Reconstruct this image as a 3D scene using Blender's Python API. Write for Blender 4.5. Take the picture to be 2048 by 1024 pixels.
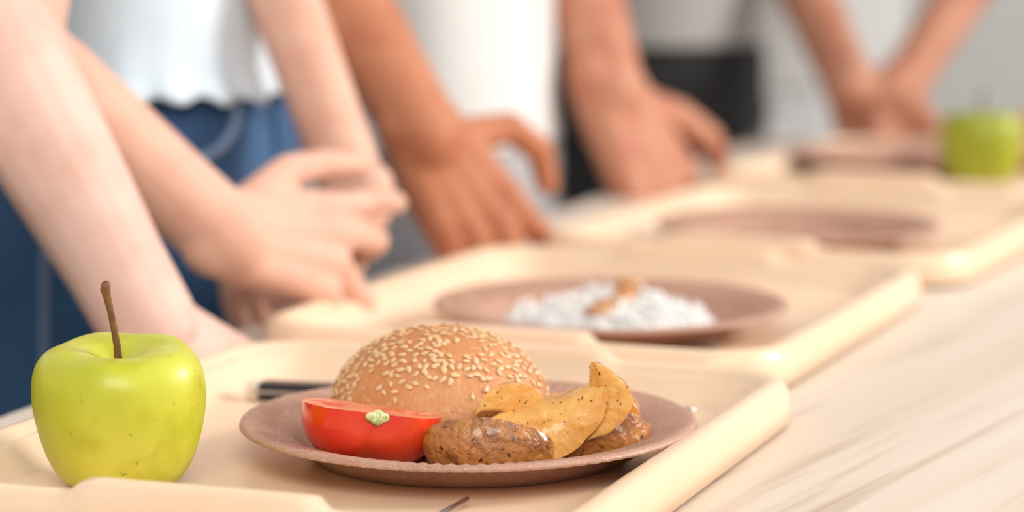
import bpy, bmesh, math, random
import numpy as np
from mathutils import Vector, Matrix, noise

R = math.radians
TZ = 0.72                                   # table top height; TZ is added to all heights above the table
S = bpy.context.scene
COL = S.collection
for o in list(bpy.data.objects):
    bpy.data.objects.remove(o)

# ------------------------------------------------------------------ camera
cam = bpy.data.cameras.new('camera')
camo = bpy.data.objects.new('camera', cam); COL.objects.link(camo)
CAM = Vector((0, 0, TZ + .256)); PIT = R(7.7); YAW = R(18.5); FPX = 5300.
camo.location = CAM
camo.rotation_euler = (math.pi/2 - PIT, 0, YAW)
cam.sensor_width = 36; cam.lens = FPX/2048*36
cam.clip_start = .02; cam.clip_end = 60
cam.dof.use_dof = True; cam.dof.focus_distance = 1.125; cam.dof.aperture_fstop = 4.5
S.camera = camo

# ------------------------------------------------------------------ world, lights, exposure
S.view_settings.view_transform = 'Standard'; S.view_settings.look = 'None'
S.view_settings.gamma = 1; S.view_settings.use_curve_mapping = False
S.view_settings.exposure = -0.08
W = bpy.data.worlds.new('world'); S.world = W; W.use_nodes = True
W.node_tree.nodes['Background'].inputs['Color'].default_value = (.93, .965, 1, 1)
W.node_tree.nodes['Background'].inputs['Strength'].default_value = .56

def area(name, loc, target, sx, sy, power, col):
    l = bpy.data.lights.new(name, 'AREA'); l.shape = 'RECTANGLE'; l.size = sx; l.size_y = sy
    l.energy = power; l.color = col
    o = bpy.data.objects.new(name, l); COL.objects.link(o); o.location = loc
    o.rotation_euler = (Vector(target)-Vector(loc)).to_track_quat('-Z', 'Y').to_euler()
    return o
area('window_daylight', (2.3, 2.6, TZ+1.5), (-.45, 1.4, TZ), 1.1, 1.1, 118, (1, .965, .92))
area('front_fill', (.5, -.9, TZ+1.75), (-.5, 1.5, TZ), 1.6, 1.2, 52, (1, .96, .9))  # added fill lamp behind the camera, brightens the sides facing it; no room fixture

# ------------------------------------------------------------------ pixel helpers used only to find where things stand
cf = Vector((-math.sin(YAW)*math.cos(PIT), math.cos(YAW)*math.cos(PIT), -math.sin(PIT)))
cr = Vector((math.cos(YAW), math.sin(YAW), 0)); cu = cr.cross(cf)
def ray(x, y): return cf + cr*((x-1024)/FPX) - cu*((y-512)/FPX)
def atd(x, y, d): return CAM + ray(x, y)*d              # a point at distance d along the view axis
def atx(x, y, X): r_ = ray(x, y); return CAM + r_*((X-CAM.x)/r_.x)

# ------------------------------------------------------------------ scene helpers
def tag(o, label=None, cat=None, group=None, kind=None):
    if label: o['label'] = label
    if cat: o['category'] = cat
    if group: o['group'] = group
    if kind: o['kind'] = kind
    return o
def empty(name, loc, label=None, cat=None, group=None, rz=0):
    o = bpy.data.objects.new(name, None); COL.objects.link(o); o.location = loc
    o.rotation_euler = (0, 0, rz); o.empty_display_size = .02
    return tag(o, label, cat, group)
def link(name, me, m, parent=None, loc=(0, 0, 0)):
    o = bpy.data.objects.new(name, me); COL.objects.link(o)
    if m is not None:
        me.materials.clear(); me.materials.append(m)
    o.parent = parent; o.location = loc
    return o
def mesh(name, v, f, m, parent=None, loc=(0, 0, 0), smooth=True):
    me = bpy.data.meshes.new(name); me.from_pydata([tuple(p) for p in v], [], f); me.update()
    bm = bmesh.new(); bm.from_mesh(me)
    bmesh.ops.recalc_face_normals(bm, faces=bm.faces); bm.to_mesh(me); bm.free()
    if smooth: me.shade_smooth()
    return link(name, me, m, parent, loc)
def copy_tree(o, parent=None):
    c = o.copy(); COL.objects.link(c); c.parent = parent
    for ch in list(o.children): copy_tree(ch, c)
    return c
def grid(nu, nv, fn, closeu=False):
    v = [fn(i, j) for i in range(nu) for j in range(nv)]
    f = []
    for i in range(nu if closeu else nu-1):
        for j in range(nv-1):
            a = i*nv+j; b = ((i+1) % nu)*nv+j
            f.append((a, b, b+1, a+1))
    return v, f
def tube(pts, rad, n=14, caps=True, flat=None):
    """closed tube along points with a radius for each point; flat=(vector, factor) squashes the section along a direction"""
    pts = [Vector(p) for p in pts]; v = []; f = []
    P = list(pts); Rr = list(rad)
    if caps:                                            # rounded ends
        d0 = (pts[0]-pts[1]).normalized(); d1 = (pts[-1]-pts[-2]).normalized()
        hp = []; hr = []
        for k in range(3):
            a = k/3*math.pi/2
            hp.append((math.cos(a), math.sin(a)))
        P = [pts[0]+d0*rad[0]*c for c, s in hp] + P + [pts[-1]+d1*rad[-1]*c for c, s in reversed(hp)]
        Rr = [max(rad[0]*s, rad[0]*.06) for c, s in hp] + Rr + [max(rad[-1]*s, rad[-1]*.06) for c, s in reversed(hp)]
    prev = None
    for i, p in enumerate(P):
        a = P[max(i-1, 0)]; b = P[min(i+1, len(P)-1)]
        t = (b-a).normalized()
        if prev is None:
            x = t.orthogonal().normalized()
        else:
            x = (prev - t*prev.dot(t)).normalized()
        prev = x; y = t.cross(x)
        for k in range(n):
            q = x*math.cos(2*math.pi*k/n) + y*math.sin(2*math.pi*k/n)
            if flat:
                ax, fac = flat; q = q - ax*(q.dot(ax)*(1-fac))
            v.append(p+q*Rr[i])
    for i in range(len(P)-1):
        for k in range(n):
            a = i*n+k; b = i*n+(k+1) % n
            f.append((a, b, b+n, a+n))
    f.append(tuple(range(n))[::-1]); f.append(tuple(range((len(P)-1)*n, len(P)*n)))
    return v, f
class MB:
    def __init__(s): s.v = []; s.f = []
    def add(s, vf):
        o = len(s.v); s.v += list(vf[0]); s.f += [tuple(i+o for i in q) for q in vf[1]]; return s
    def build(s, name, m, parent=None, org=Vector((0, 0, 0)), smooth=True, loc=(0, 0, 0)):
        return mesh(name, [Vector(p)-org for p in s.v], s.f, m, parent, loc, smooth)
def fuse(o, voxel, smooth=6, fac=.5):
    """union of the overlapping shapes in a mesh as one continuous surface"""
    r_ = o.modifiers.new('r', 'REMESH'); r_.mode = 'VOXEL'; r_.voxel_size = voxel
    s_ = o.modifiers.new('s', 'SMOOTH'); s_.iterations = smooth; s_.factor = fac
    dg = bpy.context.evaluated_depsgraph_get(); dg.update()
    me = bpy.data.meshes.new_from_object(o.evaluated_get(dg))
    o.modifiers.clear(); old = o.data; mt = old.materials[0]
    o.data = me; me.materials.clear(); me.materials.append(mt); me.shade_smooth(); me.name = o.name
    bpy.data.meshes.remove(old)
    return o
def box(x0, x1, y0, y1, z0, z1):
    v = [(x, y, z) for x in (x0, x1) for y in (y0, y1) for z in (z0, z1)]
    return v, [(0, 1, 3, 2), (4, 6, 7, 5), (0, 4, 5, 1), (2, 3, 7, 6), (0, 2, 6, 4), (1, 5, 7, 3)]
def bevel(o, w, seg=3):
    b = o.modifiers.new('b', 'BEVEL'); b.width = w; b.segments = seg; b.limit_method = 'ANGLE'
    return o

# ------------------------------------------------------------------ materials
def lin(c):
    return tuple(((x/255)/12.92 if x/255 <= .04045 else ((x/255+.055)/1.055)**2.4) for x in c) + (1,)
def mat(name, c, rough=.5, spots=(), bump=None, sss=0, sssr=(1, .4, .2), coat=0, spec=.5, sheen=0, stretch=(1, 1, 1), metal=0, rot=(0, 0, 0)):
    m = bpy.data.materials.new(name); m.use_nodes = True; nt = m.node_tree; b = nt.nodes['Principled BSDF']
    b.inputs['Base Color'].default_value = lin(c); b.inputs['Roughness'].default_value = rough
    b.inputs['Specular IOR Level'].default_value = spec; b.inputs['Coat Weight'].default_value = coat
    b.inputs['Coat Roughness'].default_value = .12; b.inputs['Metallic'].default_value = metal
    b.inputs['Sheen Weight'].default_value = sheen
    if sss:
        b.inputs['Subsurface Weight'].default_value = sss; b.inputs['Subsurface Radius'].default_value = sssr
        b.inputs['Subsurface Scale'].default_value = .006
    tc = nt.nodes.new('ShaderNodeTexCoord'); mp = nt.nodes.new('ShaderNodeMapping')
    mq = nt.nodes.new('ShaderNodeMapping'); mq.inputs['Rotation'].default_value = rot
    nt.links.new(tc.outputs['Object'], mq.inputs['Vector']); nt.links.new(mq.outputs[0], mp.inputs['Vector']); mp.inputs['Scale'].default_value = stretch
    prev = None
    for sc, c2, lo, hi, det in spots:
        n = nt.nodes.new('ShaderNodeTexNoise'); n.inputs['Scale'].default_value = sc; n.inputs['Detail'].default_value = det
        nt.links.new(mp.outputs[0], n.inputs['Vector'])
        mr = nt.nodes.new('ShaderNodeMapRange'); mr.inputs['From Min'].default_value = lo; mr.inputs['From Max'].default_value = hi
        nt.links.new(n.outputs['Fac'], mr.inputs['Value'])
        mx = nt.nodes.new('ShaderNodeMix'); mx.data_type = 'RGBA'
        nt.links.new(mr.outputs[0], mx.inputs['Factor'])
        if prev is None: mx.inputs['A'].default_value = lin(c)
        else: nt.links.new(prev, mx.inputs['A'])
        mx.inputs['B'].default_value = lin(c2); prev = mx.outputs['Result']
    if prev is not None: nt.links.new(prev, b.inputs['Base Color'])
    if bump:
        n = nt.nodes.new('ShaderNodeTexNoise'); n.inputs['Scale'].default_value = bump[0]; n.inputs['Detail'].default_value = 4
        nt.links.new(mp.outputs[0], n.inputs['Vector'])
        bp = nt.nodes.new('ShaderNodeBump'); bp.inputs['Strength'].default_value = bump[1]; bp.inputs['Distance'].default_value = bump[2]
        nt.links.new(n.outputs['Fac'], bp.inputs['Height']); nt.links.new(bp.outputs[0], b.inputs['Normal'])
    return m
M = {}
M['tray'] = mat('cream_plastic', (244, 212, 181), .3, [(9, (241, 207, 174), .4, .7, 2)], spec=.5, sss=.25, sssr=(1, .55, .25))
M['wood'] = mat('pale_wood', (230, 214, 198), .42, [(26, (222, 202, 182), .42, .62, 3), (95, (196, 172, 148), .56, .74, 3)], bump=(60, .12, .0006), stretch=(1, .035, 1), rot=(0, 0, R(11)))
M['woodedge'] = mat('table_edge', (205, 200, 198), .5, [(30, (190, 184, 180), .4, .6, 2)])
M['metal_leg'] = mat('grey_metal', (120, 122, 126), .35, [(40, (105, 107, 112), .4, .6, 2)], metal=.8)
M['plate'] = mat('brown_card', (188, 144, 122), .48, [(55, (178, 132, 109), .4, .65, 4), (900, (206, 170, 152), .55, .7, 2)], bump=(700, .12, .0004))
M['bun'] = mat('bun_crust', (204, 132, 76), .5, [(26, (214, 150, 98), .38, .66, 4), (300, (224, 166, 118), .55, .72, 3)], bump=(520, .9, .0010), sss=.12)
M['seed'] = mat('sesame', (234, 192, 146), .42, [(300, (222, 172, 120), .4, .7, 2)], sss=.15)
M['tomskin'] = mat('tomato_skin', (222, 48, 18), .22, [(30, (232, 78, 34), .45, .7, 2)], coat=.35, sss=.12, sssr=(1, .3, .1))
M['tomflesh'] = mat('tomato_flesh', (226, 132, 96), .3, [(90, (214, 88, 54), .42, .62, 3), (160, (240, 176, 140), .55, .7, 3)], bump=(260, .4, .0008), sss=.2)
M['tomgreen'] = mat('tomato_scar', (150, 176, 80), .5, [(300, (226, 222, 170), .45, .6, 2)])
M['potflesh'] = mat('potato_flesh', (242, 184, 100), .3, [(70, (232, 162, 78), .42, .66, 4), (38, (204, 124, 50), .58, .74, 5), (420, (150, 92, 40), .66, .72, 2)], bump=(260, .7, .0014), coat=.4, sss=.03, sssr=(1, .6, .2))
M['potskin'] = mat('potato_skin', (188, 122, 58), .3, [(110, (140, 84, 40), .44, .66, 5), (320, (66, 40, 24), .62, .69, 3), (200, (206, 142, 76), .62, .72, 3)], bump=(240, .9, .0022), coat=.6)
M['herb'] = mat('dried_herb', (72, 52, 26), .7, [(800, (96, 74, 34), .4, .6, 2)])
M['rice'] = mat('rice', (252, 249, 245), .4, [(200, (246, 241, 236), .4, .6, 2)], sss=.25)
M['sauce'] = mat('brown_sauce', (206, 152, 100), .25, [(120, (188, 128, 78), .4, .6, 2)], coat=.3)
M['meat'] = mat('meat', (120, 68, 52), .45, [(120, (88, 46, 38), .4, .6, 4)], bump=(260, .5, .001))
M['roll'] = mat('bread_roll', (226, 180, 140), .5, [(40, (214, 160, 118), .4, .6, 3)], bump=(300, .4, .0008))
M['appleA'] = mat('apple_skin', (188, 190, 40), .42, [(18, (204, 202, 68), .40, .62, 3), (55, (182, 180, 34), .5, .7, 4), (230, (150, 150, 30), .68, .75, 3)], coat=.12, sss=.12, sssr=(.8, 1, .2))
M['appleB'] = mat('apple_skin_green', (150, 158, 26), .4, [(18, (168, 170, 40), .42, .64, 3)], coat=.2)
M['stem'] = mat('apple_stem', (126, 84, 40), .6, [(160, (92, 58, 28), .4, .6, 3)], bump=(300, .5, .0006))
M['black'] = mat('black_plastic', (26, 25, 27), .28, [(60, (34, 32, 34), .4, .6, 2)])
M['steel'] = mat('steel', (196, 188, 184), .22, [(60, (180, 172, 168), .4, .6, 2)], metal=1)
M['cap'] = mat('pale_cap', (226, 212, 190), .35, [(80, (214, 198, 172), .4, .6, 2)])
M['skin_fair'] = mat('fair_skin', (229, 192, 177), .6, [(30, (223, 178, 162), .42, .68, 3)], sss=.18, bump=(500, .06, .0005), spec=.3)
M['skin_fair_b'] = mat('fair_skin_warm', (225, 180, 158), .6, [(30, (218, 164, 142), .42, .68, 3)], sss=.18, bump=(500, .06, .0005), spec=.3)
M['skin_brown'] = mat('brown_skin', (190, 124, 90), .6, [(30, (176, 106, 74), .42, .66, 3)], sss=.15, bump=(500, .06, .0005), spec=.3)
M['skin_tan'] = mat('tan_skin', (196, 138, 110), .6, [(30, (184, 116, 92), .42, .66, 3)], sss=.15, bump=(500, .06, .0005), spec=.3)
M['skin_olive'] = mat('olive_skin', (188, 132, 106), .6, [(30, (172, 112, 88), .42, .66, 3)], sss=.15, bump=(500, .06, .0005), spec=.3)
M['hair'] = mat('brown_hair', (74, 48, 32), .5, [(60, (52, 34, 24), .4, .6, 3)], stretch=(1, 1, .1))
M['hair_dark'] = mat('dark_hair', (34, 26, 24), .5, [(60, (24, 20, 20), .4, .6, 3)], stretch=(1, 1, .1))
M['top_blue'] = mat('pale_blue_cotton', (217, 230, 238), .85, [(9, (207, 223, 235), .42, .62, 3)], sheen=.2, bump=(60, .15, .002))
M['tee_white'] = mat('white_cotton', (224, 222, 219), .85, [(9, (216, 214, 211), .42, .62, 3)], sheen=.2, bump=(50, .2, .002))
M['tee_offwhite'] = mat('off_white_cotton', (196, 194, 190), .85, [(9, (188, 186, 182), .42, .62, 3)], sheen=.1, bump=(50, .2, .002))
M['tee_grey'] = mat('light_grey_cotton', (164, 160, 156), .85, [(9, (155, 151, 147), .42, .62, 3)], sheen=.2, bump=(50, .2, .002))
M['denim'] = mat('blue_denim', (52, 94, 136), .85, [(14, (40, 74, 114), .42, .66, 4), (800, (70, 104, 150), .55, .75, 2)], bump=(900, .3, .0005), sheen=.1)
M['denim_seam'] = mat('denim_seam', (140, 160, 186), .85, [(500, (116, 140, 170), .4, .6, 2)], bump=(900, .3, .0005))
M['sweat_grey'] = mat('grey_jersey', (172, 168, 168), .9, [(20, (160, 157, 158), .42, .62, 3)], sheen=.2)
M['trouser_black'] = mat('black_cotton', (38, 37, 38), .85, [(20, (30, 30, 32), .42, .62, 3)])
M['trouser_pale'] = mat('pale_grey_cotton', (204, 202, 202), .85, [(20, (194, 192, 192), .42, .62, 3)])
M['wall'] = mat('wall_paint', (228, 226, 221), .9, [(3, (224, 222, 217), .4, .6, 2)])
M['floor'] = mat('floor_vinyl', (150, 146, 142), .55, [(5, (140, 136, 132), .4, .6, 3)])

# ------------------------------------------------------------------ the setting
def struct(name, vf, m):
    o = mesh(name, vf[0], vf[1], m, smooth=False); o['kind'] = 'structure'; return o
struct('floor', box(-3.6, 4, -3, 5.6, -.1, 0), M['floor'])
struct('wall_back', box(-3.6, 4, 5.5, 5.6, 0, 2.9), M['wall'])
struct('wall_left', box(-3.7, -3.6, -3, 5.6, 0, 2.9), M['wall'])
bb = struct('baseboard_back', box(-3.6, 4, 5.48, 5.5, 0, .09), M['tee_white'])

# ------------------------------------------------------------------ table
tb = empty('serving_table', (-.2, 1.9, 0), 'long pale wooden table under the row of cream trays', 'table')
def lbox(name, b, m, par, org):
    v, f = box(*b); return mesh(name, [Vector(p)-Vector(org) for p in v], f, m, par, smooth=False)
ORG = (-.2, 1.9, 0)
bevel(lbox('table_top', (-.655, .25, .45, 2.78, TZ-.032, TZ), M['wood'], tb, ORG), .004)
for (x0, x1, y0, y1) in ((-.61, -.59, .52, 2.72), (.18, .20, .52, 2.72), (-.59, .18, .52, .54), (-.59, .18, 2.70, 2.72)):
    lbox('apron', (x0, x1, y0, y1, TZ-.10, TZ-.032), M['woodedge'], tb, ORG)
for x in (-.61, .16):
    for y in (.52, 2.68):
        bevel(lbox('leg', (x, x+.04, y, y+.04, 0, TZ-.10), M['metal_leg'], tb, ORG), .004)

# ------------------------------------------------------------------ trays
TW, TL = .1535, .187
def rrect(hx, hy, rad, n=10, ns=14):
    pts = []
    for (cx, cy, a0) in ((hx-rad, hy-rad, 0), (-hx+rad, hy-rad, 90), (-hx+rad, -hy+rad, 180), (hx-rad, -hy+rad, 270)):
        for k in range(n+1):
            a = R(a0+90*k/n); pts.append((cx+rad*math.cos(a), cy+rad*math.sin(a)))
    # subdivide straight sides so that the grips can be shaped
    out = []
    m = len(pts)
    for i in range(m):
        a = pts[i]; b = pts[(i+1) % m]; out.append(a)
        if (i+1) % (n+1) == 0:
            for k in range(1, 33):
                t = k/33; out.append((a[0]+(b[0]-a[0])*t, a[1]+(b[1]-a[1])*t))
    return out
def sstep(a, b, x):
    t = min(max((x-a)/(b-a), 0), 1); return t*t*(3-2*t)
def tray_mesh():
    #        inset, z,   corner radius, grip weight
    prof = [(.0360, .0056, .016, 0), (.0310, .0058, .020, 0), (.0270, .0074, .023, 0), (.0205, .0150, .028, 0), (.0180, .0183, .030, 0), (.0165, .0192, .031, .3),
            (.0150, .0184, .0325, .5), (.0140, .0206, .033, .7), (.0122, .0223, .034, 1), (.0090, .0232, .036, 1), (.0055, .0228, .038, 1), (.0025, .0210, .040, .9),
            (.0006, .0165, .042, .5), (.0, .0110, .043, .2), (.0, .0025, .043, 0), (.0020, .0020, .041, 0), (.0032, .0110, .040, .2), (.0048, .0180, .039, .6),
            (.0100, .0202, .035, .8), (.0150, .0168, .031, .3), (.0200, .0110, .028, 0), (.0260, .0022, .024, 0), (.0320, .0, .019, 0)]
    v = []; f = []; n = None
    for ins, z, rad, g in prof:
        loop = rrect(TW-ins, TL-ins, rad)
        n = len(loop)
        for x, y in loop:
            w = 0
            if abs(y) > TL-.04:                         # raised grip in the middle of both short sides
                w = (1-sstep(.048, .057, abs(x)))*g
            s = 1 if y > 0 else -1
            v.append((x, y + s*.0022*w*(1 if ins < .009 else -1.3), z+.0052*w))
    for i in range(len(prof)-1):
        for k in range(n):
            a = i*n+k; b = i*n+(k+1) % n
            f.append((a, b, b+n, a+n))
    v2 = list(v); f.append(tuple(range(n))); f.append(tuple(range((len(prof)-1)*n, len(prof)*n))[::-1])
    return v2, f
TRAYS = [(-.4315, 1.099, -1.6), (-.441, 1.504, -3.2), (-.404, 1.918, -5), (-.395, 2.37, -6)]
TLAB = ['cream plastic tray in the foreground carrying the sesame bun plate and green apple',
        'cream plastic tray carrying the plate of white rice',
        'cream plastic tray carrying the empty brown plate',
        'farthest cream plastic tray carrying the blurred green apple']
tv, tf = tray_mesh(); tray0 = None
for (x, y, a), lb in zip(TRAYS, TLAB):
    if tray0 is None:
        o = tray0 = mesh('serving_tray', tv, tf, M['tray'])
    else:
        o = tray0.copy(); COL.objects.link(o)
    o.location = (x, y, TZ); o.rotation_euler = (0, 0, R(a))
    tag(o, lb, 'tray', 'cream trays in a row on the table')
TF = TZ + .0058                                          # height of a tray's floor

# ------------------------------------------------------------------ plates
def plate_mesh():
    NA = 288
    prof = [(.0, .0012), (.03, .0012), (.066, .0013), (.0705, .0022), (.0745, .0058), (.0785, .0102), (.0815, .0124), (.087, .0140), (.093, .0156), (.0985, .0171), (.1010, .0174),
            (.1027, .0166), (.1033, .0150), (.1024, .0146), (.1005, .0160), (.093, .0143), (.087, .0127), (.081, .0108), (.077, .0080), (.0735, .0042), (.0695, .0004), (.066, .0), (.0, .0)]
    prof = prof[1:-1]
    v = []; f = []
    for i, (r_, z) in enumerate(prof):
        for k in range(NA):
            a = 2*math.pi*k/NA
            w = sstep(.071, .079, r_)*(1-sstep(.095, .1005, r_)*.85)
            dz = .0009*w*math.cos(a*96) + .0004*math.sin(2*a+1)*sstep(.08, .1, r_)
            dr = .0003*w*math.cos(a*96)
            v.append(((r_+dr)*math.cos(a), (r_+dr)*math.sin(a), z+dz))
    for i in range(len(prof)-1):
        for k in range(NA):
            a = i*NA+k; b = i*NA+(k+1) % NA; f.append((a, b, b+NA, a+NA))
    f.append(tuple(range(NA))); f.append(tuple(range((len(prof)-1)*NA, len(prof)*NA))[::-1])
    return v, f
PLATES = [(-.3925, 1.111), (-.430, 1.466), (-.409, 1.876), (-.430, 2.425)]
PLAB = ['round brown paper plate under the bun, tomato and potato wedges', 'round brown paper plate holding white rice on the second tray',
        'empty round brown paper plate on the third tray', 'brown paper plate beside the blurred far apple']
pv, pf = plate_mesh(); plate0 = None
for (x, y), lb in zip(PLATES, PLAB):
    if plate0 is None: o = plate0 = mesh('paper_plate', pv, pf, M['plate'])
    else: o = plate0.copy(); COL.objects.link(o)
    o.location = (x, y, TF); tag(o, lb, 'plate', 'brown paper plates on the trays')
PF = TF + .0013

# ------------------------------------------------------------------ apples
def apple(loc, Rr, H, m, label, rz, stem_pts, seed, tilt=0):
    a0 = empty('apple', loc, label, 'apple')
    NT, NP = 96, 49
    def fn(i, j):
        th = 2*math.pi*i/NT; t = j/(NP-1)              # t 0 = stem dimple, 1 = calyx dimple
        # profile by control points (radius fraction, height fraction)
        ks = [(0, .0, .860), (.06, .055, .868), (.12, .16, .905), (.19, .34, .968), (.27, .56, .998), (.36, .79, .975), (.46, .95, .86), (.55, 1.0, .70), (.64, .985, .53), (.73, .92, .34),
              (.81, .82, .17), (.87, .69, .055), (.92, .50, .0), (.96, .25, .03), (1, .0, .08)]
        for q in range(len(ks)-1):
            if ks[q][0] <= t <= ks[q+1][0]: break
        p0 = ks[max(q-1, 0)]; p1 = ks[q]; p2 = ks[q+1]; p3 = ks[min(q+2, len(ks)-1)]
        s = (t-p1[0])/(p2[0]-p1[0])
        def cr_(k): return .5*((2*p1[k])+(-p0[k]+p2[k])*s+(2*p0[k]-5*p1[k]+4*p2[k]-p3[k])*s*s+(-p0[k]+3*p1[k]-3*p2[k]+p3[k])*s**3)
        r_ = max(cr_(1), 0); z = cr_(2)
        lob = 1 + (.008+.012*abs(z-.5))*math.cos(5*th+.6) + .012*math.cos(2*th+seed)
        z2 = z + .011*math.cos(5*th+.6)*r_*sstep(.7, .95, z) + .02*math.cos(th+seed)*(z > .5)*r_*sstep(.5, 1, z)
        return Vector((Rr*r_*lob*math.cos(th), Rr*r_*lob*math.sin(th), H*z2))
    v, f = grid(NT, NP, fn, True)
    b = mesh('skin', v, f, m, a0)
    bm = bmesh.new(); bm.from_mesh(b.data); bmesh.ops.remove_doubles(bm, verts=bm.verts, dist=1e-6); bm.to_mesh(b.data); bm.free(); b.data.shade_smooth()
    st = MB().add(tube([Vector(p) for p in stem_pts], [.0019, .0016, .0015, .0015, .0017, .0022, .0021][:len(stem_pts)], 10))
    st.build('stem', M['stem'], a0)
    a0.rotation_mode = 'QUATERNION'; a0.rotation_quaternion = Matrix.Rotation(tilt, 3, cr).to_quaternion() @ Matrix.Rotation(rz, 3, 'Z').to_quaternion()
    return a0
# stem leans to the image left
sl = [(0, 0, .054), (-.0003, -.0002, .0612), (-.0012, -.0006, .069), (-.0024, -.001, .077), (-.0036, -.0013, .083), (-.0042, -.0015, .0865), (-.0040, -.0012, .0878)]
apple((-.5155, 1.011, TF+.0001), .0372, .0608, M['appleA'], 'sharp yellow-green apple with a long stem in the near corner of the first tray', 0, sl, 1.0, R(7))
apple((-.341, 2.305, TF-.0002), .0365, .066, M['appleB'], 'blurred green apple on the far tray at the right edge', R(40), [(p[0]*.5, p[1]*.5, p[2]*.84+.01) for p in sl[:6]], 2.2)

# ------------------------------------------------------------------ sesame bun
BL = atd(880, 800, 1.217); BL.z = PF
bun = empty('sesame_bun', BL, 'golden burger bun covered with sesame seeds on the foreground plate', 'bun')
BR, BH = .0512, .0540
def bun_pt(th, ph):      # ph 0 = top, pi/2 = widest, pi = bottom
    c = math.cos(ph); s = math.sin(ph)
    if c >= 0: z = .0135 + (BH-.0135)*(c**1.0); r_ = BR*(s**.90)
    else: z = .0135 + .0135*c; r_ = BR*(s**.62)*(1-.10*c*c)
    d = Vector((math.cos(th)*r_, math.sin(th)*r_, z))
    k = 1 + .018*noise.noise(Vector((math.cos(th)*1.6*s, math.sin(th)*1.6*s, c*1.6+3)))
    d.x *= k; d.y *= k; d.z *= 1+.5*(k-1)
    return d
v, f = grid(128, 64, lambda i, j: bun_pt(2*math.pi*i/128, math.pi*(.004+.992*j/63)), True)
n0 = 64
f.append(tuple(i*n0 for i in range(128))); f.append(tuple(i*n0+63 for i in range(128)))
mesh('crust', v, f, M['bun'], bun)
def seed_geo():
    v = []; f = []
    N, K = 7, 8
    v.append((-1, 0, 0))
    for i in range(1, N):
        t = i/N; x = -1+2*t
        w = math.sin(math.pi*t**.78)**.75*.60
        for k in range(K):
            a = 2*math.pi*k/K; v.append((x, w*math.cos(a), .27*w/.6*math.sin(a)))
    v.append((1, 0, 0))
    for k in range(K):
        f.append((0, 1+(k+1) % K, 1+k))
        for i in range(N-2):
            a = 1+i*K+k; b = 1+i*K+(k+1) % K; f.append((a, b, b+K, a+K))
        f.append((1+(N-2)*K+k, 1+(N-2)*K+(k+1) % K, len(v)-1))
    return v, f
sv, sf = seed_geo(); seed_me = bpy.data.meshes.new('seed'); seed_me.from_pydata([(p[0]*.00212, p[1]*.00212, p[2]*.0019) for p in sv], [], sf)
seed_me.shade_smooth(); seed_me.materials.append(M['seed'])
rng = random.Random(11); placed = []; front = []; back = []
view = (CAM-BL); va = math.atan2(view.y, view.x)
tries = 0
while len(placed) < 470 and tries < 60000:
    tries += 1
    ph = math.acos(1-rng.random()*.80); th = rng.uniform(-math.pi, math.pi)
    lim = R(62) + R(12)*math.sin(th*2+.5) + R(8)*rng.gauss(0, 1)
    if ph > lim: continue
    p = bun_pt(th, ph)
    if any((p-q).length_squared < .0027**2 for q in placed): continue
    if noise.noise(p*70+Vector((4, 1, 2))) < -.32: continue
    e = .01; n = (bun_pt(th+e, ph)-p).cross(bun_pt(th, ph+e)-p).normalized()
    if n.dot(p-Vector((0, 0, .01))) < 0: n = -n
    placed.append(p)
    x = n.orthogonal().normalized(); x = Matrix.Rotation(rng.uniform(0, 2*math.pi), 3, n) @ x
    x = (x + n*rng.uniform(-.16, .16)).normalized(); y = n.cross(x).normalized(); z = x.cross(y)
    s = rng.uniform(.82, 1.16)
    mt = Matrix(((x.x, y.x, z.x, 0), (x.y, y.y, z.y, 0), (x.z, y.z, z.z, 0), (0, 0, 0, 1)))
    mt = Matrix.Translation(p+n*.00035) @ mt @ Matrix.Diagonal((s, s*rng.uniform(.9, 1.1), s, 1))
    vis = n.dot((view-p).normalized())
    (front if vis > .04 else back).append((vis, mt))
front.sort(key=lambda t: -t[0])
for vis, mt in front[:300]:
    o = bpy.data.objects.new('seed', seed_me); COL.objects.link(o); o.parent = bun; o.matrix_local = mt
rest = MB()
for vis, mt in front[300:]+back:
    rest.add(([mt @ Vector((p[0]*.00212, p[1]*.00212, p[2]*.0019)) for p in sv], sf))
o = rest.build('seed_scatter', M['seed'], bun); o['kind'] = 'stuff'

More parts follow.
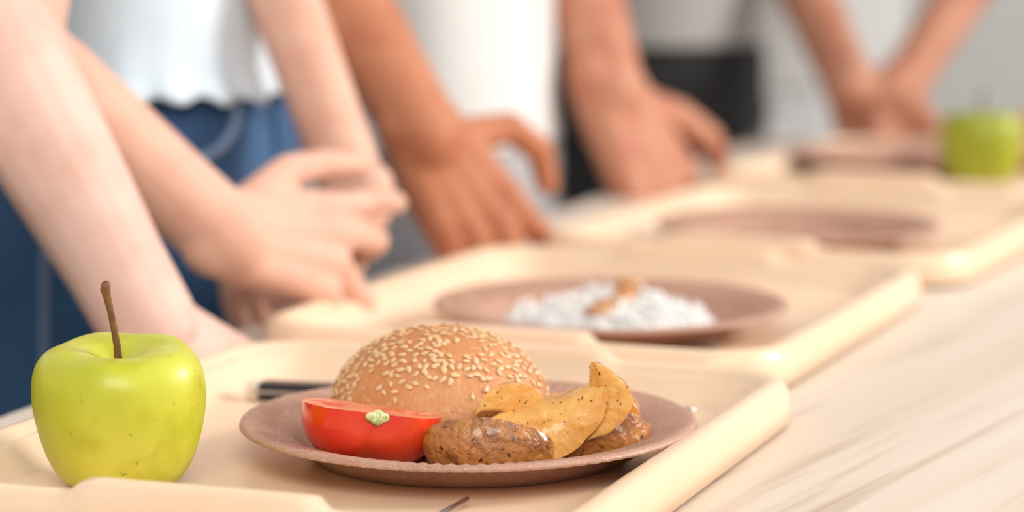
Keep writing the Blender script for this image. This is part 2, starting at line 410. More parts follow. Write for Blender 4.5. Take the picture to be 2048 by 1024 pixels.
# ------------------------------------------------------------------ tomato half
TO = atd(744, 835, 1.160)                                # middle of the cut face
def tomato():
    t0 = empty('tomato_half', (TO.x, TO.y, PF), 'red halved tomato lying cut side up at the front of the plate', 'tomato')
    a = (CAM-TO); a.z = 0; a.normalize()                 # stem axis points to the viewer's side
    a = Matrix.Rotation(R(6), 3, 'Z') @ a
    up = Vector((0, 0, 1)); lat = up.cross(a).normalized()      # image right
    Mx = Matrix((lat, a, up)).transposed()               # columns: lat, stem axis, up
    Mx = Matrix.Rotation(R(-8.0), 3, a) @ Mx
    Mx = Matrix.Rotation(R(-5.0), 3, lat) @ Mx
    RR = .0318; NA, NB = 64, 49
    def fn(i, j):
        ph = math.pi + math.pi*i/(NA-1)                  # lower half round the stem axis
        t = math.pi*j/(NB-1)
        lob = 1 + .035*math.cos(4*(ph-1.5*math.pi)+math.pi)*math.sin(t)
        r_ = RR*math.sin(t)**.86*lob
        y = RR*.86*math.cos(t)
        y -= .0040*math.exp(-(t/.34)**2)*1.0 - .0  # stem hollow
        if t > 2.6: y += .0015*math.exp(-((math.pi-t)/.3)**2)
        gro = math.exp(-((ph-1.5*math.pi)/.30)**2)*math.exp(-((t-.75)/.65)**2)
        r_ *= 1-.085*gro; y -= .0016*gro
        return Vector((r_*math.cos(ph), y, r_*math.sin(ph)*.84))
    v, f = grid(NA, NB, fn)
    low = min((Mx @ p).z for p in v); off = Vector((0, 0, -low+.0014))
    skin = mesh('skin', [Mx @ p + off for p in v], f, M['tomskin'], t0)
    # cut face: slightly domed flesh with shallow seed chambers
    ring = [fn(0, j) for j in range(NB)] + [fn(NA-1, j) for j in reversed(range(1, NB-1))]
    c = Vector((0, -.001, 0)); vv = []; ff = []; n = len(ring); NR = 14
    for k in range(NR):
        s = 1-k/(NR-.5)
        for q in ring:
            p = c+(q-c)*s
            d = .0006*(1-s**4) if k else 0
            ch = -.0016*sstep(.12, .0, abs(math.hypot(p.x/RR, p.y/RR)-.55)-.08)*(abs(math.sin(3*math.atan2(p.y, p.x))) > .45) if 0 < k else 0
            vv.append(p+Vector((0, 0, d+ch*.6)))
    for k in range(NR-1):
        for i in range(n):
            a_ = k*n+i; b_ = k*n+(i+1) % n; ff.append((a_, b_, b_+n, a_+n))
    ff.append(tuple(range((NR-1)*n, NR*n)))
    mesh('cut_face', [Mx @ p + off for p in vv], ff, M['tomflesh'], t0)
    # green stem scar at the front rim of the cut
    mb = MB(); y0 = RR*.86-.0036
    for (x, y, z, s) in ((-.0028, y0+.0006, -.0016, .0021), (.0, y0+.0002, -.0026, .0026), (.0026, y0+.0004, -.0014, .0022), (.0004, y0-.0008, -.0004, .0022)):
        vv, ff = grid(14, 9, lambda i, j: Vector((x, y, z)) + Vector((math.cos(2*math.pi*i/14)*math.sin(math.pi*(.02+.96*j/8))*s*1.2, math.cos(math.pi*j/8)*s*.7, math.sin(2*math.pi*i/14)*math.sin(math.pi*(.02+.96*j/8))*s)), True)
        mb.add(([Mx @ p + off for p in vv], ff))
    tag(mb.build('stem_scar', M['tomgreen'], t0), 'pale green stem scar')
    return t0
tomato()

# ------------------------------------------------------------------ potato wedges
def wedge(loc, rot, L, Rr, ang, bow, label, seed, squash=1.0, herbs=10, blunt=.66):
    """a potato sector: skin arc round the x axis, two cut faces meeting at the apex line; rot = matrix taking local to world"""
    w0 = empty('potato_wedge', loc, label, 'potato', 'roast potato wedges on the foreground plate')
    NU, NV = 40, 22
    rg = random.Random(seed)
    def R_(t): return max(1-abs(t)**2.0, .0)**blunt
    def warp(p):
        q = p*60+Vector((seed*3.1, seed, 0))
        return p + Vector((noise.noise(q), noise.noise(q+Vector((9, 2, 5))), noise.noise(q+Vector((1, 7, 3)))))*.0013 + \
            Vector((noise.noise(q*3.5), noise.noise(q*3.5+Vector((9, 2, 5))), noise.noise(q*3.5+Vector((1, 7, 3)))))*.0008
    def centre(t): return Vector((t*L, 0, bow*(t*t)))
    def skin(i, j):
        t = -1+2*i/(NU-1); a = -ang/2+ang*j/(NV-1)
        r_ = Rr*R_(t)+.0002
        return rot @ warp(centre(t)*1.0 + Vector((0, math.sin(a)*r_*squash, -math.cos(a)*r_)))
    v, f = grid(NU, NV, skin)
    mesh('skin', v, f, M['potskin'], w0)
    def flesh(i, j):
        t = -1+2*i/(NU-1); k = j/(NV-1)*2-1             # -1..0 one face, 0..1 the other
        r_ = Rr*R_(t)+.0002
        a = -ang/2 if k < 0 else ang/2; s = abs(k)
        n = Vector((0, math.cos(a)*math.copysign(1, a), abs(math.sin(a))))
        p = Vector((0, math.sin(a)*r_*s*squash, -math.cos(a)*r_*s)) + Vector((0, 0, -r_*.16*max(0, 1-s*3)**2))
        p += n*r_*(.06*math.sin(math.pi*min(1, s*1.02))**.7 if 0 < s < 1 else 0)
        return rot @ warp(centre(t)*1.0 + p)
    v, f = grid(NU, NV, flesh)
    fl = mesh('flesh', v, f, M['potflesh'], w0)
    mb = MB()
    for k in range(herbs):
        i = rg.randrange(4, NU-5); j = rg.randrange(1, NV-2)
        p = flesh(i, j); n = (flesh(i+1, j)-p).cross(flesh(i, j+1)-p).normalized()
        x = Matrix.Rotation(rg.uniform(0, 6.3), 3, n) @ n.orthogonal().normalized()
        l = rg.uniform(.0004, .0010)
        mb.add(tube([p-x*l, p+n*.0002, p+x*l], [.0002, .0003, .00015], 6))
    if herbs: o = mb.build('herb_flakes', M['herb'], w0); o['kind'] = 'stuff'
    return w0
def frame(xa, up):
    x = Vector(xa).normalized(); z = Vector(up); z = (z-x*z.dot(x)).normalized(); y = z.cross(x)
    return Matrix((x, y, z)).transposed()
hf = Vector((cf.x, cf.y, 0)).normalized(); hr = cr.copy(); Z = Vector((0, 0, 1))
# local -z is the skin side, +z the sharp inner edge
wedge(atd(980, 882, 1.152), frame(hr*.97-hf*.02-Z*.08, hf*.66+Z*.36), .0290, .0205, R(140), -.003, 'dark speckled skin-side potato wedge at the front beside the tomato', 1, herbs=6, blunt=.5)
wedge(atd(1196, 857, 1.173), frame(hr*.94+hf*.24-Z*.02, hf*.70+Z*.45), .0235, .0178, R(140), -.002, 'brown potato wedge with a dark scar at the right end of the heap', 2, herbs=6, blunt=.5)
wedge(atd(1022, 836, 1.160), frame(hr*1+hf*.0-Z*.06, -hf*.70-Z*.70), .0152, .0150, R(95), .0, 'small golden potato wedge leaning on the bun', 3, herbs=4, blunt=.42)
wedge(atd(1094, 828, 1.148), frame(hr*.92+hf*.10+Z*.27, -hf*.70+Z*.71), .0280, .0195, R(112), .0060, 'long golden potato wedge lying across the top of the heap', 4, herbs=9)
wedge(atd(1184, 800, 1.150), frame(hr*.10-hf*.05+Z*.97, -hf*.70-hr*.72), .0168, .0175, R(100), .002, 'upright golden potato wedge with the highest pointed tip', 5, herbs=6)
wedge(atd(1226, 836, 1.180), frame(hr*.45+hf*.2-Z*.70, -hf*.3-hr*.6+Z*.2), .0150, .0135, R(110), .0, 'short potato wedge behind the upright one at the right', 6, herbs=3)

# ------------------------------------------------------------------ knives and forks
def knife(p0, p1, label, z=TF):
    p0 = Vector(p0); p1 = Vector(p1); d = (p1-p0).normalized(); L = (p1-p0).length
    k0 = empty('table_knife', (p0.x, p0.y, z), label, 'knife', rz=math.atan2(d.y, d.x))
    def slab(name, x0, x1, w0, w1, z0, z1, m, bv=.001):
        v = [(x0, -w0, z0), (x1, -w1, z0), (x1, w1, z0), (x0, w0, z0), (x0, -w0, z1), (x1, -w1, z1), (x1, w1, z1), (x0, w0, z1)]
        o = mesh(name, v, [(0, 1, 2, 3), (4, 7, 6, 5), (0, 4, 5, 1), (1, 5, 6, 2), (2, 6, 7, 3), (3, 7, 4, 0)], m, k0)
        return bevel(o, bv)
    slab('handle_scale', .003, .098, .0065, .0055, .0002, .0034, M['black'], .0013)
    slab('handle_scale', .003, .098, .0065, .0055, .0055, .0090, M['black'], .0016)
    slab('tang', .0, .104, .0062, .0052, .0032, .0057, M['steel'], .0008)
    tag(slab('end_cap', -.0035, .0034, .0060, .0060, .0004, .0086, M['cap'], .0012), 'pale end cap')
    # blade: tapered with a rounded tip
    v = []; N = 24
    for i in range(N+1):
        t = i/N; x = .102+(L-.102)*t; w = .0085*(1-max(0, (t-.72)/.28)**2)**.5 if t > .72 else .0085
        w = max(w, .0004); v += [(x, -w*.75, .0030), (x, w, .0037), (x, w, .0043), (x, -w*.75, .0044)]
    f = [(4*i+k, 4*i+(k+1) % 4, 4*i+4+(k+1) % 4, 4*i+4+k) for i in range(N) for k in range(4)] + [(0, 1, 2, 3), (4*N+3, 4*N+2, 4*N+1, 4*N)]
    mesh('blade', v, f, M['steel'], k0)
    return k0
knife((-.540, 1.206), (-.317, 1.228), 'black-handled table knife lying behind the foreground plate')
def fork(x, y, rz, label):
    k0 = empty('small_fork', (x, y, TF), label, 'fork', 'small metal forks in front of the plates', rz=rz)
    mb = MB().add(tube([(0, 0, .0022), (0, .02, .0030), (0, .040, .0036)], [.0016, .0013, .0011], 10)); mb.build('handle', M['steel'], k0)
    v = []; N = 8
    for i in range(N+1):
        t = i/N; yy = -.012+.013*t; w = .0052*(1-t)**.5+.0012
        v += [(-w, yy, .0014), (w, yy, .0014), (w, yy, .0024), (-w, yy, .0024)]
    f = [(4*i+k, 4*i+(k+1) % 4, 4*i+4+(k+1) % 4, 4*i+4+k) for i in range(N) for k in range(4)] + [(0, 1, 2, 3), (4*N+3, 4*N+2, 4*N+1, 4*N)]
    mesh('head', v, f, M['steel'], k0)
    for q in (-.0042, -.0014, .0014, .0042):
        MB().add(tube([(q, -.0115, .0019), (q, -.020, .0016), (q*.95, -.027, .0022)], [.0008, .0007, .0004], 8)).build('tine', M['steel'], k0)
    return k0
fork(-.361, .972, R(-4), 'thin metal fork in front of the bun plate at the bottom edge')
fork(-.356, 1.383, R(-6), 'thin metal fork in front of the rice plate')

# ------------------------------------------------------------------ rice, sauce, food on the far tray
RC = Vector((-.4275, 1.455, PF))
rg = random.Random(5)
def rice_h(x, y):
    e = max(0, 1-(x/.060)**2-(y/.050)**2)
    return .019*e**.6*(.72+.8*noise.noise(Vector((x*85, y*85, 2))))+.0015*(e > 0)
rr = empty('rice_heap', RC, 'heap of white boiled rice on the second plate', 'rice')
v, f = grid(41, 41, lambda i, j: Vector(((i-20)*.003*(1-.0*abs(j-20)), (j-20)*.0025, rice_h((i-20)*.003, (j-20)*.0025))))
v = [cr*p.x+hf*p.y+Z*max(p.z, .0003) for p in v]
mesh('rice_bed', v, f, M['rice'], rr)['kind'] = 'stuff'
gr = MB(); gv, gf = seed_geo()
for k in range(1500):
    a = rg.uniform(0, 6.283); q = math.sqrt(rg.random())
    x = .0605*q*math.cos(a); y = .0505*q*math.sin(a); h = rice_h(x, y)+rg.uniform(0, .0032)
    rt = (Matrix.Rotation(rg.uniform(0, 6.3), 3, 'Z') @ Matrix.Rotation(rg.gauss(0, .5), 3, 'Y'))
    c = cr*x+hf*y+Z*(h+.001)
    gr.add(([c + rt @ Vector((p[0]*.0034, p[1]*.0020, p[2]*.0028)) for p in gv], gf))
gr.build('rice_grains', M['rice'], rr)['kind'] = 'stuff'
def blob(name, loc, sx, sy, sz, m, label, cat, seed, rough=.12, rz=0, group=None):
    v, f = grid(40, 24, lambda i, j: Vector((0, 0, 0)), True)
    def fn(i, j):
        th = 2*math.pi*i/40; ph = math.pi*(.01+.98*j/23)
        d = Vector((math.sin(ph)*math.cos(th), math.sin(ph)*math.sin(th), math.cos(ph)))
        k = 1+rough*noise.noise(d*2.1+Vector((seed, seed*2, 0)))
        z = d.z if d.z > 0 else d.z*.6
        return Vector((d.x*sx*k, d.y*sy*k, z*sz*k))
    v, f = grid(40, 24, fn, True); lo = min(p.z for p in v); v = [p-Vector((0, 0, lo)) for p in v]
    f.append(tuple(i*24 for i in range(40))); f.append(tuple(i*24+23 for i in range(40)))
    o = mesh(name, v, f, m, None, loc); o.rotation_euler = (0, 0, rz)
    return tag(o, label, cat, group)
sc = RC + cr*.002 - hf*.012
sm = MB()
for k in range(9):
    t = k/8; x = -.007+.020*t; y = -.030+.040*t
    vv, ff = grid(16, 9, lambda i, j: cr*(x+.0085*math.cos(2*math.pi*i/16)*math.sin(math.pi*(.02+.96*j/8))) + hf*(y+.0085*math.sin(2*math.pi*i/16)*math.sin(math.pi*(.02+.96*j/8))) + Z*(rice_h(x, y)+.0062+.0036*math.cos(math.pi*j/8)), True)
    sm.add((vv, ff))
so = sm.build('gravy_strip', M['sauce'], None); so.location = RC
fuse(so, .0012, 4); tag(so, 'strip of light brown gravy running over the rice', 'gravy')
blob('bread_roll', tuple(atd(2085, 262, 2.47).xy)+(TF,), .040, .040, .034, M['roll'], 'blurred golden bread roll at the right edge behind the far apple', 'bread', 3.0)
blob('meat_patty', (-.418, 2.395, PF), .020, .014, .010, M['meat'], 'blurred dark brown meat patty beside the far apple', 'meat', 5.0)

# ------------------------------------------------------------------ people
def ortho(F, N):
    F = Vector(F).normalized(); N = Vector(N); N = (N-F*N.dot(F)).normalized(); return F, N
def hand(mb, W_, F, N, right, s=.82, curls=None, spread=None, thumb=None, wr=.0215):
    F, N = ortho(F, N); T = N.cross(F) if right else F.cross(N)
    P = lambda f, t, n=0: W_ + (F*f + T*t + N*n)*s
    mcp = [P(.088, .029, .001), P(.092, .009, .003), P(.086, -.012, .002), P(.077, -.030, -.001)]
    for k, q in enumerate(mcp):
        b = P(-.012, (.012, .004, -.004, -.011)[k], -.001)
        mid = b.lerp(q, .5) - N*.003*s
        mb.add(tube([b, mid, q], [.0185*s, .0165*s, .0122*s], 12))
    for k in range(3):                                    # fill of the palm
        q = mcp[k].lerp(mcp[k+1], .5); mb.add(tube([P(0, .008-.008*k, -.004), q-N*.004*s-F*.008*s], [.019*s, .0125*s], 12))
    mb.add(tube([P(.01, .016, -.008), P(.035, .026, -.010)], [.016*s, .014*s], 12))      # ball of the thumb
    mb.add(tube([P(.015, -.018, -.006), P(.06, -.026, -.008)], [.014*s, .012*s], 12))
    lens = [(.043, .026, .020), (.047, .030, .021), (.043, .028, .020), (.034, .021, .018)]
    rads = [(.0108, .0098, .0086, .0074), (.0110, .0100, .0088, .0076), (.0104, .0095, .0083, .0072), (.0094, .0084, .0074, .0065)]
    curls = curls or [(25, 35, 20)]*4; spread = spread or (8, 1, -5, -12)
    for k in range(4):
        a = R(spread[k]); D = F*math.cos(a)+T*math.sin(a); th = 0; p = mcp[k]; pts = [p]
        for l, c in zip(lens[k], curls[k]):
            th += R(c); p = p + (D*math.cos(th) - N*math.sin(th))*l*s; pts.append(p)
        mb.add(tube(pts, [r_*s for r_ in rads[k]], 12))
    thumb = thumb or [(.6, .7, -.2), (.85, .4, -.3), (.9, .2, -.3)]
    p = P(.022, .024, -.006); pts = [p]
    for l, d in zip((.044, .033, .027), thumb):
        dv = (F*d[0]+T*d[1]+N*d[2]).normalized(); p = p+dv*l*s; pts.append(p)
    mb.add(tube(pts, [.0145*s, .0122*s, .0108*s, .0088*s], 12))
def arm(mb, sh, el, wr, s=1.0, fore=(.031, .033, .0285, .0245, .0225), flat=None):
    sh, el, wr = Vector(sh), Vector(el), Vector(wr)
    mb.add(tube([sh, sh.lerp(el, .35), sh.lerp(el, .75), el], [.045*s, .040*s, .034*s, .031*s], 16))
    d = wr-el
    mb.add(tube([el, el+d*.22, el+d*.55, el+d*.82, wr+d*.02], [q*s for q in fore], 16, flat=flat))
def loft(rings, n=48):
    """rings: (centre, half x, half y, facing angle) -> closed loft"""
    v = []; f = []
    for c, hx, hy, fa in rings:
        X = Vector((math.cos(fa), math.sin(fa), 0)); Y = Vector((-math.sin(fa), math.cos(fa), 0))
        for k in range(n):
            a = 2*math.pi*k/n; cx = math.cos(a); sy = math.sin(a)
            ex = math.copysign(abs(cx)**.85, cx); ey = math.copysign(abs(sy)**.85, sy)
            v.append(Vector(c)+X*hx*ex+Y*hy*ey)
    for i in range(len(rings)-1):
        for k in range(n):
            a = i*n+k; b = i*n+(k+1) % n; f.append((a, b, b+n, a+n))
    return v, f
def closed(vf, n=48):
    v, f = vf; m = len(v)//n
    return v, f+[tuple(range(n))[::-1], tuple(range((m-1)*n, m*n))]
class Person:
    def __init__(s, x, y, fa, label, skin, hw=.135, hd=.088, hem=.12, sh=.40):
        s.x, s.y, s.fa, s.hw, s.hd, s.hem, s.sh = x, y, fa, hw, hd, hem, sh
        s.root = empty('person', (x, y, 0), label, 'person'); s.skin = skin; s.mb = MB(); s.org = Vector((x, y, 0))
        s.Fw = Vector((math.cos(fa), math.sin(fa), 0)); s.Lf = Vector((-math.sin(fa), math.cos(fa), 0))
    def at(s, f, l, z): return s.org + s.Fw*f + s.Lf*l + Z*(TZ+z)
    def core(s):
        mb = s.mb; a = s.at; sh = s.sh
        mb.add(closed(loft([(a(0, 0, .06), s.hd*.75, s.hw*.75, s.fa), (a(0, 0, .2), s.hd*.72, s.hw*.70, s.fa), (a(0, 0, sh-.06), s.hd*.78, s.hw*.85, s.fa), (a(-.005, 0, sh+.01), s.hd*.5, s.hw*.6, s.fa)])))
        mb.add(tube([a(0, -s.hw*.95, sh-.03), a(0, 0, sh), a(0, s.hw*.95, sh-.03)], [.045, .05, .045], 16))
        mb.add(tube([a(0, 0, sh), a(.01, 0, sh+.08)], [.043, .042], 16))
        # head with brow, nose, chin and ears
        hc = a(.02, 0, sh+.19)
        v, f = grid(24, 16, lambda i, j: hc + (s.Fw*math.cos(2*math.pi*i/24)*.088 + s.Lf*math.sin(2*math.pi*i/24)*.074)*math.sin(math.pi*(.01+.98*j/15)) + Z*math.cos(math.pi*j/15)*.108, True)
        f.append(tuple(i*16 for i in range(24))); f.append(tuple(i*16+15 for i in range(24))); mb.add((v, f))
        mb.add(tube([hc+s.Fw*.045-Z*.055, hc+s.Fw*.065-Z*.078], [.045, .03], 12))
        mb.add(tube([hc+s.Fw*.083+Z*.01, hc+s.Fw*.100-Z*.018], [.007, .011], 10))
        for q in (-1, 1):
            mb.add(tube([hc+s.Lf*.074*q+Z*.015, hc+s.Lf*.080*q-Z*.02], [.012, .009], 10))
        s.hc = hc
    def finish(s, voxel=.0026):
        o = s.mb.build('body', s.skin, s.root, s.org); fuse(o, voxel, 4); return o
    def hair(s, m, long):
        hc = s.hc; v, f = grid(32, 16, lambda i, j: hc - s.Fw*.012 + Z*.012 + (s.Fw*math.cos(2*math.pi*i/32)*.094 + s.Lf*math.sin(2*math.pi*i/32)*.083)*math.sin(math.pi*(.02+(.40 if math.cos(2*math.pi*i/32) > .3 else (.72 if not long else .66))*j/15)) + Z*.112*math.cos(math.pi*(.02+(.40 if math.cos(2*math.pi*i/32) > .3 else .66)*j/15)) - (Z*.12*(j/15)**2 if long and math.cos(2*math.pi*i/32) < .3 else Z*0), True)
        o = mesh('hair', [p-s.org for p in v], f, m, s.root)
        q = o.modifiers.new('t', 'SOLIDIFY'); q.thickness = .012; return o
    def shirt(s, m, scallop=False, flare=.0, seed=1.0, sleeve=None):
        a = s.at; hem = s.hem; sh = s.sh; n = 160
        zs = [hem, hem+.006, hem+.018, hem+.04, hem+.08, hem+.13, sh-.10, sh-.05, sh-.01, sh+.022, sh+.04]
        hx = [1.06+flare, 1.05+flare*.7, 1.03, 1.01, 1.0, .99, 1.0, .98, .86, .66, .52]; hy = [1.05+flare, 1.04+flare*.7, 1.02, 1.0, .98, .97, 1.02, 1.04, 1.02, .70, .42]
        v, f = loft([(a(0, 0, z), s.hd*p, s.hw*q, s.fa) for z, p, q in zip(zs, hx, hy)], n)
        for i in range(len(zs)):
            for k in range(n):
                p = v[i*n+k]; c = a(0, 0, zs[i]); d = p-c
                w = noise.noise(Vector((d.x*9+seed, d.y*9, zs[i]*16)))*.035 + noise.noise(Vector((d.x*22+seed, d.y*22, zs[i]*40)))*.018
                p2 = c+d*(1+w)
                if scallop and i < 3:
                    ph = 2*math.pi*k/n*21
                    p2 = p2 + Z*(-.0045*(.5+.5*math.cos(ph)) + .002*math.sin(2*math.pi*k/n*5))*(1, .7, .25)[i] + d.normalized()*.004*math.cos(ph+.8)*(1, .6, .1)[i]
                v[i*n+k] = p2
        mb = MB().add((v, f))
        o = mb.build('shirt', m, s.root, s.org)
        q = o.modifiers.new('t', 'SOLIDIFY'); q.thickness = .0025; q.offset = 1
        if sleeve:
            for (p0, p1) in sleeve:
                p0 = Vector(p0); p1 = Vector(p1)
                v, f = tube([p0, p0.lerp(p1, .5), p1], [.054, .052, .050], 32, caps=False); f = f[:-2]
                so_ = MB().add((v, f)).build('sleeve', m, s.root, s.org); t = so_.modifiers.new('t', 'SOLIDIFY'); t.thickness = .0025; t.offset = 1
        return o
    def trousers(s, m, top, hipx=1.06, hipy=1.0, vox=.006, knee=.0, back=.0):
        a = s.at; mb = MB()
        mb.add(closed(loft([(a(0, 0, top), s.hd*.98, s.hw*.95, s.fa), (a(-back*.6, 0, top-.05), s.hd*1.0*hipx+back*.6, s.hw*.99*hipy, s.fa), (a(-.004-back, 0, top-.12), s.hd*1.02*hipx+back, s.hw*1.04*hipy, s.fa), (a(-.005-back, 0, top-.19), s.hd*.9*hipx+back, s.hw*1.0*hipy, s.fa)])))
        for q in (-1, 1):
            l = q*s.hw*.50
            mb.add(closed(loft([(a(-back, l, top-.10), s.hd*.97*hipx+back, s.hw*.50*hipy, s.fa), (a(knee*.4-back, l, top-.25), s.hd*.88+back*.8, s.hw*.50, s.fa), (a(knee, l, (top-.12-TZ+.06)/2), .066, .062, s.fa), (a(0, l, -TZ+.05), .058, .055, s.fa)])))
        o = mb.build('trousers', m, s.root, s.org); fuse(o, vox, 5)
        sm_ = MB()
        for q in (-1, 1):
            l = q*s.hw*.5
            sm_ = MB(); sm_.add(tube([a(-.05, l, -TZ+.035), a(.02, l, -TZ+.035), a(.10, l, -TZ+.028), a(.135, l, -TZ+.026)], [.036, .038, .032, .024], 16, flat=(Z, .85)))
            sm_.build('shoe', M['black'], s.root, s.org)
        return o

# fair-skinned child nearest the camera: mostly outside the picture, one forearm reaching to the first tray
p = Person(-.80, 1.13, R(8), 'fair-skinned person at the far left, pale forearm reaching down behind the near apple', M['skin_fair'], hem=.10)
p.core()
wr = atd(292, 640, 1.405); el = atd(-50, 30, 1.40)
arm(p.mb, p.at(0, .15, p.sh-.035), el, wr, 1.0, fore=(.034, .0355, .0315, .0275, .0265))
hand(p.mb, wr, hr*.75-Z*.62+hf*.10, hr*.55+Z*.65-hf*.6, False, .80, curls=[(30, 60, 30)]*4, thumb=[(.75, .6, -.1), (.95, .1, -.3), (.95, -.1, -.4)])
arm(p.mb, p.at(0, -.15, p.sh-.035), p.at(-.03, -.19, .14), p.at(-.0, -.19, -.05), 1.0)
hand(p.mb, p.at(.0, -.19, -.05), -Z+p.Fw*.1, -p.Lf, True, .80)
p.finish(); p.hair(M['hair'], True)
p.shirt(M['tee_white'], seed=2, sleeve=[(p.at(0, .13, p.sh-.02), p.at(0, .15, p.sh-.035).lerp(el, .45)), (p.at(0, -.13, p.sh-.02), p.at(-.015, -.175, p.sh-.13))])
p.trousers(M['trouser_black'], .11)

# girl in the pale blue top with clasped hands
p1 = p = Person(-.791, 1.600, R(4), 'person in a pale blue scalloped top and blue jeans clasping both hands', M['skin_fair_b'], hw=.130, hd=.092, hem=.131)
p.core()
wB = atd(448, 468, 1.520); eB = atd(10, 95, 1.50)
wC = atd(715, 400, 1.665); eC = atd(482, -245, 1.70)
arm(p.mb, p.at(0, -.145, p.sh-.035), eB, wB, 1.0, fore=(.029, .0300, .0275, .0250, .0245))
arm(p.mb, p.at(0, .145, p.sh-.035), eC, wC, 1.0, fore=(.024, .0242, .0225, .0215, .0212))
hand(p.mb, wB, hr*.80+hf*.55-Z*.18, -hf*.75+Z*.35+hr*.3, True, .86, curls=[(8, 24, 12), (26, 50, 24), (24, 46, 30), (26, 44, 30)], spread=(16, 8, -32, -44), thumb=[(.75, .66, .05), (.96, .28, .0), (1, .1, -.1)])
hand(p.mb, wC, -hr*.35-Z*.85-hf*.20, hr*.72+hf*.45-Z*.2, False, .84, curls=[(45, 60, 35)]*4, thumb=[(.5, .5, -.6), (.5, .2, -.8), (.5, 0, -.8)])
p.finish(); p.hair(M['hair'], True)
p.shirt(M['top_blue'], True, .05, 3.3, sleeve=[(p.at(0, -.125, p.sh-.02), p.at(0, -.145, p.sh-.035).lerp(eB, .35)), (p.at(0, .125, p.sh-.02), p.at(0, .145, p.sh-.035).lerp(eC, .35))])
jn = p.trousers(M['denim'], .150, hipx=1.03, back=.006)
# jeans details: waistband, pocket seam, side seam, belt loops
def surf(per, f_, l_, z_, m):      # push a point onto the trousers surface from outside
    o = m; src = per.at(f_*.4, l_*.4, z_) - per.org; dirv = (per.at(f_*3, l_*3, z_)-per.at(0, 0, z_)).normalized()
    far = per.at(0, 0, z_) - per.org + dirv*.5
    ok, loc, nrm, idx = o.ray_cast(far, -dirv)
    return (loc + nrm*.0006) if ok else far-dirv*.4
def seamline(name, per, pts, rad, o, m):
    q = [surf(per, math.cos(a), math.sin(a), z, o) for a, z in pts]
    return MB().add(tube(q, [rad]*len(q), 8)).build(name, m, per.root)
bpy.context.view_layer.update()
A = lambda d: R(d)
def pick(px, py):
    o_ = CAM-p.org; ok, loc, nrm, idx = jn.ray_cast(o_, ray(px, py).normalized())
    return loc+nrm*.0005 if ok else None
def stitched(name, pix, rad, m):
    q = [r_ for r_ in (pick(*a) for a in pix) if r_ is not None]
    if len(q) > 2: MB().add(tube(q, [rad]*len(q), 8)).build(name, m, p.root)
stitched('pocket_seam', [(470, 190), (472, 220), (470, 245), (462, 268), (448, 288), (428, 304), (400, 318)], .0036, M['denim_seam'])
stitched('side_seam', [(92-k*.3, 440+k*30) for k in range(20)], .0030, M['denim_seam'])
stitched('belt_loop', [(488, 190), (489, 200), (490, 210), (490, 222)], .0050, M['denim'])
stitched('front_seam', [(540, 190), (544, 220), (548, 250), (551, 280), (553, 310), (554, 340)], .0030, M['denim'])

# brown-skinned person in a white t-shirt
p = Person(-.768, 2.130, R(4), 'brown-skinned person in a white t-shirt and grey trousers gripping a tray edge', M['skin_brown'], hw=.140, hd=.079, hem=.050)
p.core()
wD = atd(842, 262, 1.835); eD = atd(545, -260, 1.86)
arm(p.mb, p.at(0, -.155, p.sh-.035), eD, wD, 1.0, fore=(.032, .0325, .0300, .0285, .0275))
hand(p.mb, wD, hr*.50-Z*.80+hf*.15, -hf*.80+hr*.38+Z*.25, True, 1.0, curls=[(12, 30, 20), (14, 34, 24), (16, 38, 26), (18, 40, 30)], spread=(16, 3, -9, -20), thumb=[(.42, .90, -.05), (.85, .45, -.25), (.95, -.25, -.2)])
arm(p.mb, p.at(0, .155, p.sh-.035), p.at(-.06, .19, .15), p.at(-.07, .19, -.02), 1.0)
hand(p.mb, p.at(-.07, .19, -.02), -Z+p.Fw*.05, p.Lf, False, .85)
p.finish(); p.hair(M['hair_dark'], False)
p.shirt(M['tee_white'], False, .0, 5.1, sleeve=[(p.at(0, -.13, p.sh-.02), p.at(0, -.155, p.sh-.035).lerp(eD, .5)), (p.at(0, .13, p.sh-.02), p.at(-.01, .185, p.sh-.13))])
p.trousers(M['sweat_grey'], .085, hipx=1.12)

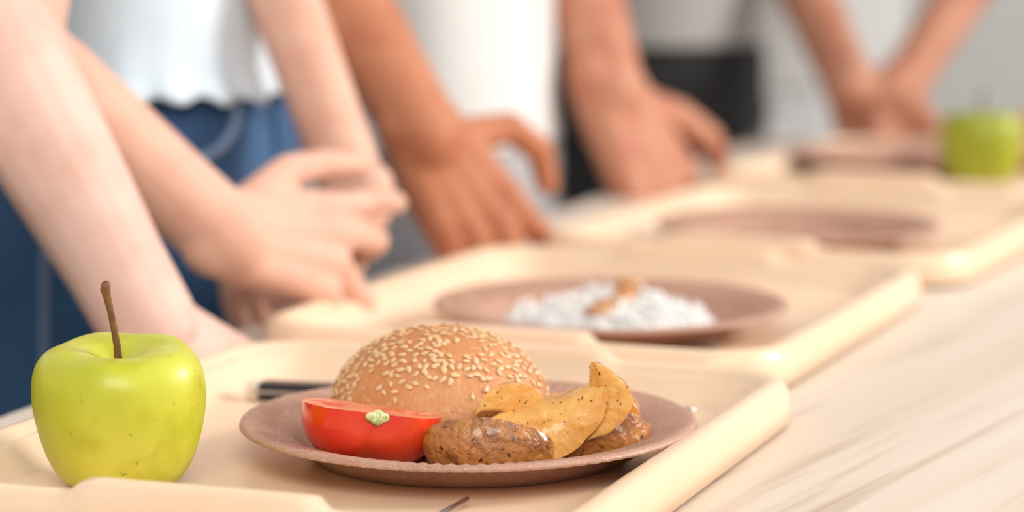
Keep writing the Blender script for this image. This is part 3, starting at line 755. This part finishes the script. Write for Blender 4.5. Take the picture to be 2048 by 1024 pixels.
# tan-skinned person in a light grey t-shirt
p = Person(-.782, 2.860, R(4), 'person in a light grey t-shirt and black trousers reaching to the fourth tray', M['skin_tan'], hw=.145, hd=.105, hem=.098)
p.core()
wE = atd(1216, 172, 2.285); eE = atd(1098, -300, 2.38)
arm(p.mb, p.at(.02, -.165, p.sh-.035), eE, wE, 1.0, fore=(.035, .0365, .0350, .0320, .0310))
hand(p.mb, wE, hr*.46-Z*.88+hf*.05, -hf*.62+hr*.62+Z*.42, True, 1.22, curls=[(42, 48, 30), (28, 40, 25), (14, 28, 18), (4, 18, 12)], spread=(26, 7, -14, -30), thumb=[(.66, .75, .12), (.80, .58, .0), (.8, .4, -.4)])
arm(p.mb, p.at(0, .165, p.sh-.035), p.at(-.03, .180, .15), p.at(.0, .180, -.04), 1.0)
hand(p.mb, p.at(.0, .180, -.04), -Z+p.Fw*.4, p.Lf, False, .9)
p.finish(); p.hair(M['hair_dark'], False)
p.shirt(M['tee_grey'], False, .0, 7.7, sleeve=[(p.at(0, -.135, p.sh-.02), p.at(.02, -.165, p.sh-.035).lerp(eE, .4)), (p.at(0, .135, p.sh-.02), p.at(-.01, .195, p.sh-.13))])
p.trousers(M['trouser_black'], .125, hipx=1.10)

# person in white at the end of the row, turned towards the camera
p = Person(-.73, 3.33, R(-48), 'person in off-white clothes at the far end, forearms meeting behind the last tray', M['skin_olive'], hw=.150, hd=.100, hem=.02)
p.core()
wF = atd(1695, 165, 2.73); eF = atd(1528, -200, 2.96)
wG = atd(1805, 170, 2.74); eG = atd(2045, -200, 2.88)
arm(p.mb, p.at(.0, -.165, p.sh-.035), eF, wF, 1.0, fore=(.033, .0335, .031, .028, .027))
arm(p.mb, p.at(.0, .165, p.sh-.035), eG, wG, 1.0, fore=(.032, .0325, .029, .026, .025))
hand(p.mb, wF, hr*.35-Z*.9-hf*.05, -hf*.55-hr*.5, True, .95, curls=[(15, 30, 20)]*4, thumb=[(.6, .75, -.2), (.85, .4, -.3), (.9, .2, -.3)])
hand(p.mb, wG, hr*.25-Z*.85-hf*.2, -hf*.55+hr*.7, False, .95, curls=[(20, 35, 20)]*4, thumb=[(.6, .75, -.2), (.85, .4, -.3), (.9, .2, -.3)])
p.finish(.0036); p.hair(M['hair_dark'], False)
p.shirt(M['tee_offwhite'], False, .0, 9.4, sleeve=[(p.at(0, -.135, p.sh-.02), p.at(0, -.165, p.sh-.035).lerp(eF, .4)), (p.at(0, .135, p.sh-.02), p.at(0, .165, p.sh-.035).lerp(eG, .4))])
p.trousers(M['trouser_pale'], .06)
